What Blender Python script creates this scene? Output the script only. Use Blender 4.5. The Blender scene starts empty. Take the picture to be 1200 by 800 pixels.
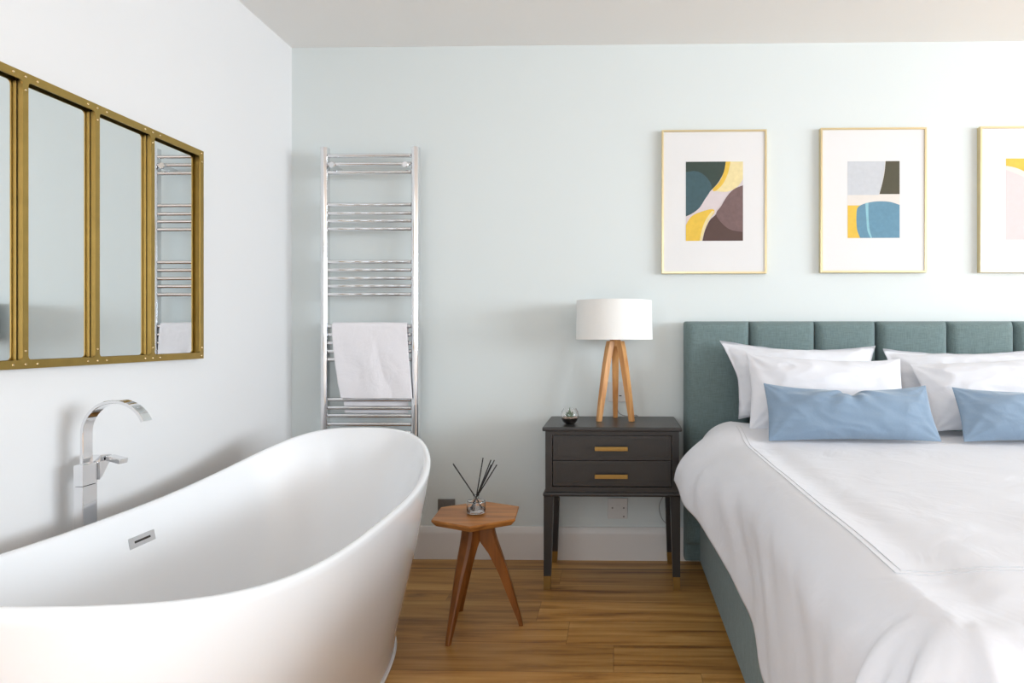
import bpy, bmesh, math, random
from mathutils import Vector, Matrix, noise
random.seed(7)
S = bpy.context.scene
COL = S.collection
R = math.radians

# ------------------------------------------------------------------ camera
cam_d = bpy.data.cameras.new('camera')
cam_d.sensor_width = 36
cam_d.lens = 22.8
cam_d.shift_x = -106 / 1200
cam_d.shift_y = -8 / 1200
cam_d.clip_start = 0.05
cam = bpy.data.objects.new('camera', cam_d)
COL.objects.link(cam)
cam.location = (0, 0, 1.052)
cam.rotation_euler = (R(90), 0, R(1.2))
S.camera = cam

# ------------------------------------------------------------------ world, lights, exposure
W = bpy.data.worlds.new('world'); S.world = W
W.use_nodes = True
W.node_tree.nodes['Background'].inputs[0].default_value = (0.75, 0.87, 1.0, 1)
W.node_tree.nodes['Background'].inputs[1].default_value = 1.0

def area(name, loc, rot, sx, sy, power, color):
    l = bpy.data.lights.new(name, 'AREA'); l.shape = 'RECTANGLE'
    l.size = sx; l.size_y = sy; l.energy = power; l.color = color
    o = bpy.data.objects.new(name, l); COL.objects.link(o)
    o.location = loc; o.rotation_euler = rot
    return o
area('daylight_right', (6.10, -0.45, 1.60), (0, R(103), 0), 1.35, 4.2, 400, (0.82, 0.915, 1.0))
area('daylight_rear', (.15, -4.10, 1.66), (R(99), 0, 0), 1.9, 1.2, 22, (0.82, 0.915, 1.0))
area('fill_light_left', (-1.45, -2.10, 1.60), (0, R(-104), 0), 1.35, 2.2, 72, (0.82, 0.915, 1.0))  # added fill from an unseen left window, brightens the duvet's side
S.view_settings.view_transform = 'Standard'
S.view_settings.look = 'None'
S.view_settings.gamma = 1
S.view_settings.use_curve_mapping = False
S.view_settings.exposure = -0.05

# ------------------------------------------------------------------ materials
def srgb(r, g, b):
    f = lambda c: (c / 255 / 12.92) if c / 255 <= 0.04045 else ((c / 255 + 0.055) / 1.055) ** 2.4
    return (f(r), f(g), f(b), 1)

def mat(name, col, rough=0.5, metal=0.0, noise_scale=0, bump=0.0, bump_dist=0.001, var=0.0, coat=0.0, trans=0.0, sheen=0.0, stretch=(1, 1, 1), spec=0.5):
    m = bpy.data.materials.new(name); m.use_nodes = True
    nt = m.node_tree; b = nt.nodes['Principled BSDF']
    b.inputs['Base Color'].default_value = col
    b.inputs['Roughness'].default_value = rough
    b.inputs['Metallic'].default_value = metal
    b.inputs['Coat Weight'].default_value = coat
    b.inputs['Coat Roughness'].default_value = 0.08
    b.inputs['Transmission Weight'].default_value = trans
    b.inputs['Sheen Weight'].default_value = sheen
    b.inputs['Specular IOR Level'].default_value = spec
    if noise_scale:
        tc = nt.nodes.new('ShaderNodeTexCoord'); mp = nt.nodes.new('ShaderNodeMapping')
        mp.inputs['Scale'].default_value = stretch
        n = nt.nodes.new('ShaderNodeTexNoise'); n.inputs['Scale'].default_value = noise_scale
        n.inputs['Detail'].default_value = 4
        nt.links.new(tc.outputs['Object'], mp.inputs[0]); nt.links.new(mp.outputs[0], n.inputs['Vector'])
        if bump:
            bp = nt.nodes.new('ShaderNodeBump'); bp.inputs['Strength'].default_value = bump
            bp.inputs['Distance'].default_value = bump_dist
            nt.links.new(n.outputs['Fac'], bp.inputs['Height']); nt.links.new(bp.outputs[0], b.inputs['Normal'])
        if var:
            rp = nt.nodes.new('ShaderNodeMix'); rp.data_type = 'RGBA'
            rp.inputs[6].default_value = tuple(c * (1 - var) for c in col[:3]) + (1,)
            rp.inputs[7].default_value = tuple(min(1, c * (1 + var)) for c in col[:3]) + (1,)
            nt.links.new(n.outputs['Fac'], rp.inputs[0]); nt.links.new(rp.outputs[2], b.inputs['Base Color'])
    return m

def wood(name, c1, c2, scale, axis=0, rough=0.45):
    """grain running along the given object axis"""
    m = bpy.data.materials.new(name); m.use_nodes = True
    nt = m.node_tree; b = nt.nodes['Principled BSDF']; L = nt.links.new
    tc = nt.nodes.new('ShaderNodeTexCoord'); mp = nt.nodes.new('ShaderNodeMapping')
    sc = [scale, scale, scale]; sc[axis] = scale * 0.08
    mp.inputs['Scale'].default_value = sc
    n = nt.nodes.new('ShaderNodeTexNoise'); n.inputs['Scale'].default_value = 1; n.inputs['Detail'].default_value = 6
    n.inputs['Distortion'].default_value = 0.6
    cr = nt.nodes.new('ShaderNodeValToRGB')
    cr.color_ramp.elements[0].position = 0.35; cr.color_ramp.elements[0].color = c1
    cr.color_ramp.elements[1].position = 0.68; cr.color_ramp.elements[1].color = c2
    L(tc.outputs['Object'], mp.inputs[0]); L(mp.outputs[0], n.inputs['Vector']); L(n.outputs['Fac'], cr.inputs[0])
    L(cr.outputs[0], b.inputs['Base Color']); b.inputs['Roughness'].default_value = rough
    bp = nt.nodes.new('ShaderNodeBump'); bp.inputs['Strength'].default_value = 0.15; bp.inputs['Distance'].default_value = 0.001
    L(n.outputs['Fac'], bp.inputs['Height']); L(bp.outputs[0], b.inputs['Normal'])
    return m

def floor_mat():
    m = bpy.data.materials.new('oak_plank_floor'); m.use_nodes = True
    nt = m.node_tree; b = nt.nodes['Principled BSDF']; N = nt.nodes.new; L = nt.links.new
    tc = N('ShaderNodeTexCoord'); sp = N('ShaderNodeSeparateXYZ'); L(tc.outputs['Object'], sp.inputs[0])
    def math_(op, a, b_=None, c=None):
        n = N('ShaderNodeMath'); n.operation = op
        for i, v in enumerate((a, b_, c)):
            if v is None: continue
            if isinstance(v, (int, float)): n.inputs[i].default_value = v
            else: L(v, n.inputs[i])
        return n.outputs[0]
    v = math_('DIVIDE', math_('SUBTRACT', sp.outputs[1], 2.907), 0.177)
    row = math_('FLOOR', v)
    wn = N('ShaderNodeTexWhiteNoise'); wn.noise_dimensions = '1D'; L(row, wn.inputs['W'])
    u = math_('ADD', math_('DIVIDE', sp.outputs[0], 1.22), math_('MULTIPLY', wn.outputs['Value'], 7.3))
    colm = math_('FLOOR', u)
    cb = N('ShaderNodeCombineXYZ'); L(row, cb.inputs[0]); L(colm, cb.inputs[1])
    wn2 = N('ShaderNodeTexWhiteNoise'); wn2.noise_dimensions = '2D'; L(cb.outputs[0], wn2.inputs['Vector'])
    # grain, shifted per plank
    cb2 = N('ShaderNodeCombineXYZ')
    L(math_('ADD', math_('MULTIPLY', sp.outputs[0], 1.6), math_('MULTIPLY', wn2.outputs['Value'], 40)), cb2.inputs[0])
    L(math_('MULTIPLY', sp.outputs[1], 22), cb2.inputs[1]); L(math_('MULTIPLY', wn2.outputs['Value'], 9), cb2.inputs[2])
    g = N('ShaderNodeTexNoise'); g.inputs['Scale'].default_value = 1; g.inputs['Detail'].default_value = 7; g.inputs['Distortion'].default_value = 0.5
    g.inputs['Roughness'].default_value = 0.6
    L(cb2.outputs[0], g.inputs['Vector'])
    cr = N('ShaderNodeValToRGB'); e = cr.color_ramp.elements
    e[0].position = 0.28; e[0].color = srgb(108, 64, 22)
    e[1].position = 0.75; e[1].color = srgb(205, 160, 96)
    k = cr.color_ramp.elements.new(0.48); k.color = srgb(176, 126, 62)
    L(g.outputs['Fac'], cr.inputs[0])
    hs = N('ShaderNodeHueSaturation'); L(cr.outputs[0], hs.inputs['Color'])
    L(math_('ADD', math_('MULTIPLY', wn2.outputs['Value'], 0.30), 0.83), hs.inputs['Value'])
    # knots
    cb3 = N('ShaderNodeCombineXYZ'); L(math_('MULTIPLY', sp.outputs[0], 2.2), cb3.inputs[0]); L(math_('MULTIPLY', sp.outputs[1], 9), cb3.inputs[1])
    kn = N('ShaderNodeTexNoise'); kn.inputs['Scale'].default_value = 1.3; kn.inputs['Detail'].default_value = 3; L(cb3.outputs[0], kn.inputs['Vector'])
    kf = N('ShaderNodeMapRange'); kf.inputs[1].default_value = 0.68; kf.inputs[2].default_value = 0.78; L(kn.outputs['Fac'], kf.inputs[0])
    mk = N('ShaderNodeMix'); mk.data_type = 'RGBA'; L(math_('MULTIPLY', kf.outputs[0], 0.7), mk.inputs[0]); L(hs.outputs[0], mk.inputs[6]); mk.inputs[7].default_value = srgb(84, 46, 20)
    # seams
    fv = math_('FRACT', v); fu = math_('FRACT', u)
    sv = math_('LESS_THAN', math_('MINIMUM', fv, math_('SUBTRACT', 1, fv)), 0.010)
    su = math_('LESS_THAN', math_('MINIMUM', fu, math_('SUBTRACT', 1, fu)), 0.0012)
    seam = math_('MULTIPLY', math_('MAXIMUM', sv, su), 0.35)
    first = math_('LESS_THAN', math_('ABSOLUTE', math_('SUBTRACT', sp.outputs[1], 2.907)), 0.005)
    seam = math_('MAXIMUM', seam, first)
    ms = N('ShaderNodeMix'); ms.data_type = 'RGBA'; L(seam, ms.inputs[0]); L(mk.outputs[2], ms.inputs[6]); ms.inputs[7].default_value = srgb(78, 44, 22)
    L(ms.outputs[2], b.inputs['Base Color'])
    b.inputs['Roughness'].default_value = 0.42
    bp = N('ShaderNodeBump'); bp.inputs['Strength'].default_value = 0.25; bp.inputs['Distance'].default_value = 0.001
    L(math_('SUBTRACT', g.outputs['Fac'], seam), bp.inputs['Height']); L(bp.outputs[0], b.inputs['Normal'])
    return m

def fabric(name, col, scale=350, var=0.12, rough=0.9, bump=0.5):
    """woven cloth: two crossed streaky noises"""
    m = bpy.data.materials.new(name); m.use_nodes = True
    nt = m.node_tree; b = nt.nodes['Principled BSDF']; N = nt.nodes.new; L = nt.links.new
    tc = N('ShaderNodeTexCoord'); outs = []
    for st in ((0.08, 0.5, 1), (1, 0.5, 0.08)):
        mp = N('ShaderNodeMapping'); mp.inputs['Scale'].default_value = st
        n = N('ShaderNodeTexNoise'); n.inputs['Scale'].default_value = scale; n.inputs['Detail'].default_value = 2
        L(tc.outputs['Object'], mp.inputs[0]); L(mp.outputs[0], n.inputs['Vector']); outs.append(n.outputs['Fac'])
    a = N('ShaderNodeMath'); a.operation = 'ADD'; L(outs[0], a.inputs[0]); L(outs[1], a.inputs[1])
    mr = N('ShaderNodeMapRange'); mr.inputs[1].default_value = 0.7; mr.inputs[2].default_value = 1.3; L(a.outputs[0], mr.inputs[0])
    mx = N('ShaderNodeMix'); mx.data_type = 'RGBA'; L(mr.outputs[0], mx.inputs[0])
    mx.inputs[6].default_value = tuple(c * (1 - var) for c in col[:3]) + (1,)
    mx.inputs[7].default_value = tuple(c * (1 + var) for c in col[:3]) + (1,)
    L(mx.outputs[2], b.inputs['Base Color'])
    b.inputs['Roughness'].default_value = rough; b.inputs['Specular IOR Level'].default_value = 0.2
    b.inputs['Sheen Weight'].default_value = 0.15
    bp = N('ShaderNodeBump'); bp.inputs['Strength'].default_value = bump; bp.inputs['Distance'].default_value = 0.0006
    L(a.outputs[0], bp.inputs['Height']); L(bp.outputs[0], b.inputs['Normal'])
    return m

M = {}
M['mint'] = mat('mint_wall_paint', (0.715, 0.755, 0.745, 1), 0.75, noise_scale=60, bump=0.05, spec=0.3)
M['white_wall'] = mat('white_wall_paint', (0.76, 0.75, 0.745, 1), 0.75, noise_scale=60, bump=0.05, spec=0.3)
M['ceiling'] = mat('ceiling_paint', (0.93, 0.915, 0.89, 1), 0.85, noise_scale=40, bump=0.04, spec=0.2)
M['skirting'] = mat('white_skirting_paint', (0.74, 0.70, 0.67, 1), 0.4, noise_scale=30, bump=0.02)
M['floor'] = floor_mat()
M['acrylic'] = mat('white_gloss_acrylic', (0.85, 0.85, 0.86, 1), 0.16, noise_scale=3, bump=0.01, coat=0.6)
M['chrome'] = mat('polished_chrome', (0.80, 0.80, 0.81, 1), 0.07, 1.0, noise_scale=5, bump=0.004)
M['brass'] = mat('brushed_brass', (0.33, 0.205, 0.065, 1), 0.42, 1.0, noise_scale=90, bump=0.06, var=0.06)
M['frame_brass'] = mat('aged_brass_frame', (0.42, 0.285, 0.085, 1), 0.40, 1.0, noise_scale=25, bump=0.05, var=0.15)
M['rivet'] = mat('bright_brass_rivet', (0.85, 0.68, 0.40, 1), 0.25, 1.0)
M['gold'] = mat('pale_gold_frame', (0.80, 0.68, 0.42, 1), 0.3, 1.0)
M['mirror'] = mat('mirror_glass', (0.84, 0.87, 0.88, 1), 0.0, 1.0)
M['dark_gap'] = mat('dark_backing', (0.02, 0.015, 0.012, 1), 0.6)
M['charcoal'] = mat('charcoal_lacquer', (0.023, 0.021, 0.020, 1), 0.34, noise_scale=50, bump=0.02)
M['green'] = fabric('sage_green_upholstery', (0.155, 0.213, 0.212, 1), var=0.16)
M['linen'] = mat('white_cotton', (0.73, 0.73, 0.765, 1), 0.85, noise_scale=260, bump=0.12, bump_dist=0.0006, spec=0.2, sheen=0.1)
M['stitch'] = mat('grey_embroidery', (0.60, 0.60, 0.62, 1), 0.8)
M['mattress'] = mat('mattress_ticking', (0.8, 0.79, 0.78, 1), 0.9, noise_scale=120, bump=0.2)
M['blue'] = mat('blue_velvet', (0.205, 0.280, 0.370, 1), 0.8, noise_scale=200, bump=0.15, var=0.05, sheen=0.35, spec=0.2)
M['towel'] = mat('white_terry', (0.86, 0.83, 0.85, 1), 0.95, noise_scale=420, bump=0.5, bump_dist=0.0015, spec=0.1)
M['oak'] = wood('oiled_oak', srgb(148, 92, 40), srgb(190, 128, 64), 30, 0)
M['oak_leg'] = wood('oiled_oak_leg', srgb(106, 60, 16), srgb(146, 88, 34), 30, 2)
M['beech'] = wood('honey_beech', srgb(184, 124, 66), srgb(222, 166, 104), 40, 2)
M['shade'] = mat('white_linen_shade', (0.86, 0.845, 0.81, 1), 0.9, noise_scale=500, bump=0.3, var=0.03, trans=0.0, spec=0.1, stretch=(1, 1, 0.15))
M['bulb'] = mat('frosted_bulb', (0.9, 0.9, 0.88, 1), 0.5)
M['glass'] = mat('clear_glass', (1, 1, 1, 1), 0.0, trans=1.0)
M['oil'] = mat('clear_scented_oil', (0.95, 0.93, 0.93, 1), 0.02, trans=0.9)
M['black'] = mat('black_reed', (0.006, 0.006, 0.007, 1), 0.6)
M['soil'] = mat('dark_soil', (0.018, 0.012, 0.010, 1), 0.95, noise_scale=300, bump=0.8)
M['pebble'] = mat('pink_pebbles', (0.55, 0.40, 0.32, 1), 0.7, noise_scale=150, bump=0.6, var=0.4)
M['leaf'] = mat('succulent_leaf', (0.085, 0.16, 0.08, 1), 0.5, noise_scale=80, var=0.4)
M['plastic'] = mat('white_plastic', (0.72, 0.70, 0.68, 1), 0.35)
M['steel'] = mat('brushed_steel_plate', (0.26, 0.25, 0.24, 1), 0.38, 0.7, noise_scale=100, bump=0.1)
M['cord'] = mat('grey_cord', (0.35, 0.35, 0.35, 1), 0.5)
M['mount'] = mat('white_mount_card', (0.77, 0.755, 0.745, 1), 0.8, noise_scale=300, bump=0.05)
def art(name, rgb, var=0.12, sc=60): return mat('print_' + name, srgb(*rgb), 0.7, noise_scale=sc, var=var)
A_ = dict(white=art('white', (220, 214, 214), 0.02), green=art('green', (52, 66, 58)), teal=art('teal', (62, 88, 94), 0.2), yellow=art('yellow', (226, 186, 70)),
          pale=art('pale_yellow', (230, 212, 158)), brown=art('brown', (84, 62, 56), 0.05), mauve=art('mauve', (116, 92, 90), 0.25), blush=art('blush', (212, 200, 200), 0.04),
          grey=art('grey', (196, 198, 202), 0.08), olive=art('olive', (76, 72, 54), 0.08), blue=art('blue', (98, 140, 162), 0.15), aqua=art('aqua', (140, 188, 198), 0.1),
          cream=art('cream', (222, 214, 206), 0.04))

def wrinkle(m, scale, dist, strength=0.5):
    nt = m.node_tree; b = nt.nodes['Principled BSDF']; old = b.inputs['Normal'].links[0].from_node
    tc = nt.nodes.new('ShaderNodeTexCoord'); n = nt.nodes.new('ShaderNodeTexNoise')
    n.inputs['Scale'].default_value = scale; n.inputs['Detail'].default_value = 3; n.inputs['Distortion'].default_value = 1.6
    bp = nt.nodes.new('ShaderNodeBump'); bp.inputs['Strength'].default_value = strength; bp.inputs['Distance'].default_value = dist
    nt.links.new(tc.outputs['Object'], n.inputs['Vector']); nt.links.new(n.outputs['Fac'], bp.inputs['Height'])
    nt.links.new(bp.outputs[0], old.inputs['Normal'])
wrinkle(M['linen'], 5, 0.012, 0.38)
wrinkle(M['blue'], 8, 0.008, 0.4)
wrinkle(M['towel'], 7, 0.010, 0.5)

# ------------------------------------------------------------------ helpers
def woff(o):
    v = Vector((0, 0, 0))
    while o: v += o.location; o = o.parent
    return v

def tag(o, label=None, cat=None, group=None, kind=None):
    if label: o['label'] = label
    if cat: o['category'] = cat
    if group: o['group'] = group
    if kind: o['kind'] = kind
    return o

def empty(name, loc, label, cat, group=None):
    o = bpy.data.objects.new(name, None); COL.objects.link(o); o.location = loc
    o.empty_display_size = 0.1
    return tag(o, label, cat, group)

def obj(name, bm, m, parent=None, origin=None, smooth=True, sharp=35, label=None):
    """bm is in world coordinates; linked as one mesh object"""
    off = woff(parent) if parent else Vector((0, 0, 0))
    loc = Vector(origin) if origin is not None else Vector((0, 0, 0))
    if parent is not None and origin is None: loc = Vector((0, 0, 0))
    elif parent is not None: loc = Vector(origin) - off
    bmesh.ops.translate(bm, verts=bm.verts, vec=-(off + loc))
    bmesh.ops.recalc_face_normals(bm, faces=bm.faces)
    if smooth:
        for f in bm.faces: f.smooth = True
        for e in bm.edges:
            if len(e.link_faces) == 2 and e.calc_face_angle(0) > R(sharp): e.smooth = False
    me = bpy.data.meshes.new(name); bm.to_mesh(me); bm.free()
    for mm in (m if isinstance(m, (list, tuple)) else [m]): me.materials.append(mm)
    o = bpy.data.objects.new(name, me); COL.objects.link(o)
    o.location = loc
    if smooth and len(me.vertices) < 400:
        wnm = o.modifiers.new('weighted', 'WEIGHTED_NORMAL'); wnm.keep_sharp = True
    if parent is not None: o.parent = parent
    if label: o['label'] = label
    return o

def structure(name, bm, m, origin=None):
    return tag(obj(name, bm, m, None, origin), kind='structure')

def box(bm, x0, x1, y0, y1, z0, z1, bev=0.0, seg=2, matrix=None):
    t = bmesh.new()
    bmesh.ops.create_cube(t, size=1)
    for v in t.verts:
        v.co = Vector(((x0 + x1) / 2 + v.co.x * (x1 - x0), (y0 + y1) / 2 + v.co.y * (y1 - y0), (z0 + z1) / 2 + v.co.z * (z1 - z0)))
    if bev: bmesh.ops.bevel(t, geom=list(t.edges), offset=bev, segments=seg, profile=0.5, affect='EDGES')
    if matrix is not None: bmesh.ops.transform(t, matrix=matrix, verts=t.verts)
    me = bpy.data.meshes.new('tmp'); t.to_mesh(me); t.free(); bm.from_mesh(me); bpy.data.meshes.remove(me)
    return bm

def B(*a, **k): return box(bmesh.new(), *a, **k)

def loft(bm, rings, closed=True, cap=(True, True)):
    vs = [[bm.verts.new(p) for p in r] for r in rings]
    n = len(rings[0])
    for a, b in zip(vs[:-1], vs[1:]):
        for i in range(n if closed else n - 1):
            j = (i + 1) % n
            try: bm.faces.new((a[i], a[j], b[j], b[i]))
            except ValueError: pass
    if closed and cap[0]: bm.faces.new(vs[0][::-1])
    if closed and cap[1]: bm.faces.new(vs[-1])
    return vs

def tube(bm, pts, r, n=12, caps=True):
    pts = [Vector(p) for p in pts]; rings = []
    prev = None
    for i, p in enumerate(pts):
        d = (pts[min(i + 1, len(pts) - 1)] - pts[max(i - 1, 0)]).normalized()
        if prev is None:
            up = Vector((0, 0, 1)) if abs(d.z) < 0.9 else Vector((1, 0, 0))
            a = d.cross(up).normalized()
        else:
            a = (prev - d * prev.dot(d)).normalized()
        prev = a; b = d.cross(a)
        rr = r(i / (len(pts) - 1)) if callable(r) else r
        rings.append([p + (a * math.cos(t) + b * math.sin(t)) * rr for t in [2 * math.pi * k / n for k in range(n)]])
    loft(bm, rings, True, (caps, caps))
    return bm

def T(*a, **k): return tube(bmesh.new(), *a, **k)

def lathe(prof, c, n=40, bm=None, closed=False):
    bm = bm or bmesh.new(); rings = []
    for r, z in prof:
        rings.append([Vector((c[0] + r * math.cos(2 * math.pi * k / n), c[1] + r * math.sin(2 * math.pi * k / n), c[2] + z)) for k in range(n)])
    vs = [[bm.verts.new(p) for p in rg] for rg in rings]
    m = len(vs)
    for i in range(m if closed else m - 1):
        a, b = vs[i], vs[(i + 1) % m]
        for k in range(n):
            bm.faces.new((a[k], a[(k + 1) % n], b[(k + 1) % n], b[k]))
    if not closed:
        if prof[0][0] > 1e-6: bm.faces.new(vs[0][::-1])
        if prof[-1][0] > 1e-6: bm.faces.new(vs[-1])
    bmesh.ops.remove_doubles(bm, verts=bm.verts, dist=1e-6)
    return bm

def catmull(pts, n=10):
    pts = [Vector(p) for p in pts]; out = []
    P = [pts[0]] + pts + [pts[-1]]
    for i in range(1, len(P) - 2):
        for k in range(n):
            t = k / n; a, b, c, d = P[i - 1], P[i], P[i + 1], P[i + 2]
            out.append(0.5 * ((2 * b) + (c - a) * t + (2 * a - 5 * b + 4 * c - d) * t * t + (3 * b - a - 3 * c + d) * t ** 3))
    out.append(pts[-1]); return out

def prism(poly, y0, y1, bm=None):
    """polygon of (x, z) extruded along y"""
    bm = bm or bmesh.new()
    loft(bm, [[Vector((x, y0, z)) for x, z in poly], [Vector((x, y1, z)) for x, z in poly]])
    return bm

def subsurf(o, n=2):
    md = o.modifiers.new('subdivision', 'SUBSURF'); md.levels = n; md.render_levels = n
    return o
def nz(x, y, z=0.0): return noise.noise(Vector((x, y, z)))

# ------------------------------------------------------------------ room
XL, XR, YB, YF, H = -1.535, 6.20, 3.04, -4.20, 2.41
structure('floor', B(XL - .1, XR + .1, YF - .1, YB + .1, -.1, 0), M['floor'])
structure('ceiling', B(XL - .1, XR + .1, YF - .1, YB + .1, H, H + .1), M['ceiling'])
structure('wall_back', B(XL - .1, XR + .1, YB, YB + .1, 0, H), M['mint'])
def wall_with_hole(name, axis, p0, p1, a0, a1, h0, h1, w0, w1):
    """wall slab p0..p1 thick along axis, with a window opening a0..a1 by h0..h1"""
    bm = bmesh.new()
    for (u0, u1, z0, z1) in ((w0, a0, 0, H), (a1, w1, 0, H), (a0, a1, 0, h0), (a0, a1, h1, H)):
        if axis == 'x': box(bm, p0, p1, u0, u1, z0, z1)
        else: box(bm, u0, u1, p0, p1, z0, z1)
    structure(name, bm, M['white_wall'])
wall_with_hole('wall_right', 'x', XR, XR + .1, -2.6, 1.7, .88, 2.32, YF, YB)
wall_with_hole('wall_left', 'x', XL - .1, XL, -3.25, -.95, .88, 2.32, YF, YB)  # opening belongs to the added window behind the camera
wall_with_hole('wall_front', 'y', YF - .1, YF, -.85, 1.15, 1.0, 2.32, XL, XR)
def window(name, axis, p, a0, a1, z0, z1):
    bm = bmesh.new()
    def bx(u0, u1, w0, w1):
        if axis == 'x': box(bm, p, p + .06, u0, u1, w0, w1, 0.004)
        else: box(bm, u0, u1, p - .06, p, w0, w1, 0.004)
    t = .05
    bx(a0, a0 + t, z0, z1); bx(a1 - t, a1, z0, z1); bx(a0 + t, a1 - t, z0, z0 + t); bx(a0 + t, a1 - t, z1 - t, z1)
    m = (a0 + a1) / 2; bx(m - .03, m + .03, z0 + t, z1 - t)
    structure(name, bm, M['plastic'])
window('window_1', 'x', XR + .01, -2.6, 1.7, .88, 2.32)
window('added_window', 'x', XL - .07, -3.25, -.95, .88, 2.32)  # added out of view to go with the left fill light
window('window_2', 'y', YF - .01, -.85, 1.15, 1.0, 2.32)
def skirting(name, axis, s, p, u0, u1):
    prof = [(0, 0), (.018, 0), (.018, .118), (.013, .128), (.013, .136), (.006, .150), (0, .152)]
    bm = bmesh.new()
    r = []
    for u in (u0, u1):
        r.append([Vector((u, p + s * d, z)) if axis == 'y' else Vector((p + s * d, u, z)) for d, z in prof])
    loft(bm, r)
    structure(name, bm, M['skirting'])
skirting('baseboard_back', 'y', -1, YB, XL + .018, XR - .018)
skirting('baseboard_left', 'x', 1, XL, YF, YB)
skirting('baseboard_right', 'x', -1, XR, YF, YB)

# ------------------------------------------------------------------ bathtub
TX, TY, TA, TB, TN = -.987, 1.675, .383, .844, 3.1
def tub_z(y): return .561 + .128 * min(1.0, abs((y - TY) / TB)) ** 2.7
def tub_ring(fa, fb, n, zf, N_=128):
    out = []
    for k in range(N_):
        t = 2 * math.pi * k / N_; ct, st = math.cos(t), math.sin(t)
        sx = math.copysign(abs(ct) ** (2 / n), ct); sy = math.copysign(abs(st) ** (2 / n), st)
        zr = .561 + .128 * abs(sy) ** 2.7
        out.append(Vector((TX + fa * sx, TY + fb * sy, zf(zr))))
    return out
tub = empty('bathtub', (TX, TY, 0), 'white freestanding double-ended bathtub with high curved ends beside the white wall', 'bathtub')
rings = []
outer = [(0, .292, .700, 2.7), (.05, .294, .703, 2.7), (.16, .304, .722, 2.75), (.35, .325, .756, 2.85), (.6, .353, .796, 2.95), (.85, .374, .826, 3.05), (.965, .381, .841, 3.1), (.99, .3825, .8435, 3.1)]
Z0 = .018
for h, a, b, n in outer: rings.append(tub_ring(a, b, n, lambda zr, h=h: Z0 + (zr - Z0) * h))
rings.append(tub_ring(.3800, .841, 3.1, lambda zr: zr))
rings.append(tub_ring(.370, .831, 3.1, lambda zr: zr + .002))
rings.append(tub_ring(.362, .823, 3.1, lambda zr: zr - .001))
rings.append(tub_ring(.3590, .820, 3.1, lambda zr: zr - .007))
inner = [(.93, .352, .808, 3.1), (.8, .342, .786, 3.05), (.6, .324, .742, 3.0), (.4, .302, .690, 2.9), (.22, .275, .625, 2.8), (.1, .240, .560, 2.6), (.03, .190, .480, 2.5), (.0, .130, .38, 2.4), (-.01, .05, .15, 2.2)]
for h, a, b, n in inner: rings.append(tub_ring(a, b, n, lambda zr, h=h: .14 + (zr - .14) * h))
bm = bmesh.new(); loft(bm, rings)
obj('tub_shell', bm, M['acrylic'], tub, sharp=60)
bm = bmesh.new()
loft(bm, [tub_ring(.291, .699, 2.7, lambda z: 0.001), tub_ring(.297, .705, 2.7, lambda z: .002), tub_ring(.298, .706, 2.7, lambda z: .007), tub_ring(.2945, .7025, 2.7, lambda z: .013)])
obj('base_ring', bm, M['acrylic'], tub)
# overflow plate on the inner face towards the wall
mt = Matrix.Translation((TX - .3445, 1.792, .478)) @ Matrix.Rotation(R(-11), 4, 'Y')
ov = obj('overflow_plate', B(-.004, .004, -.050, .050, -.0155, .0155, .002, matrix=mt), M['chrome'], tub, label='chrome overflow plate with dark slot')
obj('overflow_slot', B(.0035, .0048, -.030, .030, -.003, .003, .0005, matrix=mt), M['dark_gap'], ov)
bm = lathe([(0, .138), (.034, .138), (.036, .141), (.030, .146), (0, .148)], (TX, TY, 0), 32)
obj('drain_cap', bm, M['chrome'], tub)

# ------------------------------------------------------------------ floor-standing bath tap
tx0, tx1, ty0, ty1 = -1.469, -1.443, 1.726, 1.775
tap = empty('bath_tap', ((tx0 + tx1) / 2, (ty0 + ty1) / 2, 0), 'tall chrome floor-standing bath tap with flat arched spout between tub and wall', 'tap')
obj('base_plate', B(tx0 - .03, tx1 + .03, ty0 - .03, ty1 + .03, 0.0005, .010, .003), M['chrome'], tap)
obj('column', B(tx0, tx1, ty0, ty1, .010, .640, .002), M['chrome'], tap)
obj('valve_body', B(tx0 - .0005, tx1 + .0005, ty0 - .0005, ty1 + .0005, .6405, .698, .002), M['chrome'], tap)
# spout ribbon in the XZ plane
cx, rr, zt = -1.456, .087, .782
path = [(cx, .690), (cx, .73), (cx, .77)]
for k in range(0, 26):
    a = R(180 - k * 6.3); path.append((cx + rr + rr * math.cos(a), zt + rr * math.sin(a)))
bm = bmesh.new(); rings = []
for i, (x, z) in enumerate(path):
    j0, j1 = max(i - 1, 0), min(i + 1, len(path) - 1)
    d = Vector((path[j1][0] - path[j0][0], 0, path[j1][1] - path[j0][1])).normalized(); nn = Vector((-d.z, 0, d.x))
    p = Vector((x, 0, z)); th, y0, y1 = .0045, ty0 + .010, ty1 - .005
    ring = []
    for (s, y) in ((-1, y0 + .001), (-.8, y0), (.8, y0), (1, y0 + .001), (1, y1 - .001), (.8, y1), (-.8, y1), (-1, y1 - .001)):
        q = p + nn * th * s; ring.append(Vector((q.x, y, q.z)))
    rings.append(ring)
loft(bm, rings)
obj('spout', bm, M['chrome'], tap)
hbm = bmesh.new()
prof = [(ty1 + .0005, .648), (ty1 + .0005, .700), (ty1 + .010, .716), (ty1 + .044, .712), (ty1 + .046, .704), (ty1 + .010, .655)]
loft(hbm, [[Vector((x, y, z)) for y, z in prof] for x in (tx0 + .001, tx1 + .006)])
bmesh.ops.bevel(hbm, geom=list(hbm.edges), offset=.001, segments=2, affect='EDGES')
hb = obj('handle_body', hbm, M['chrome'], tap)
mt2 = Matrix.Translation((tx1 + .027, ty1 + .034, .700)) @ Matrix.Rotation(R(14), 4, 'Y')
obj('lever', B(-.019, .024, -.016, .014, -.007, .007, .002, matrix=mt2), M['chrome'], hb)

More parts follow.
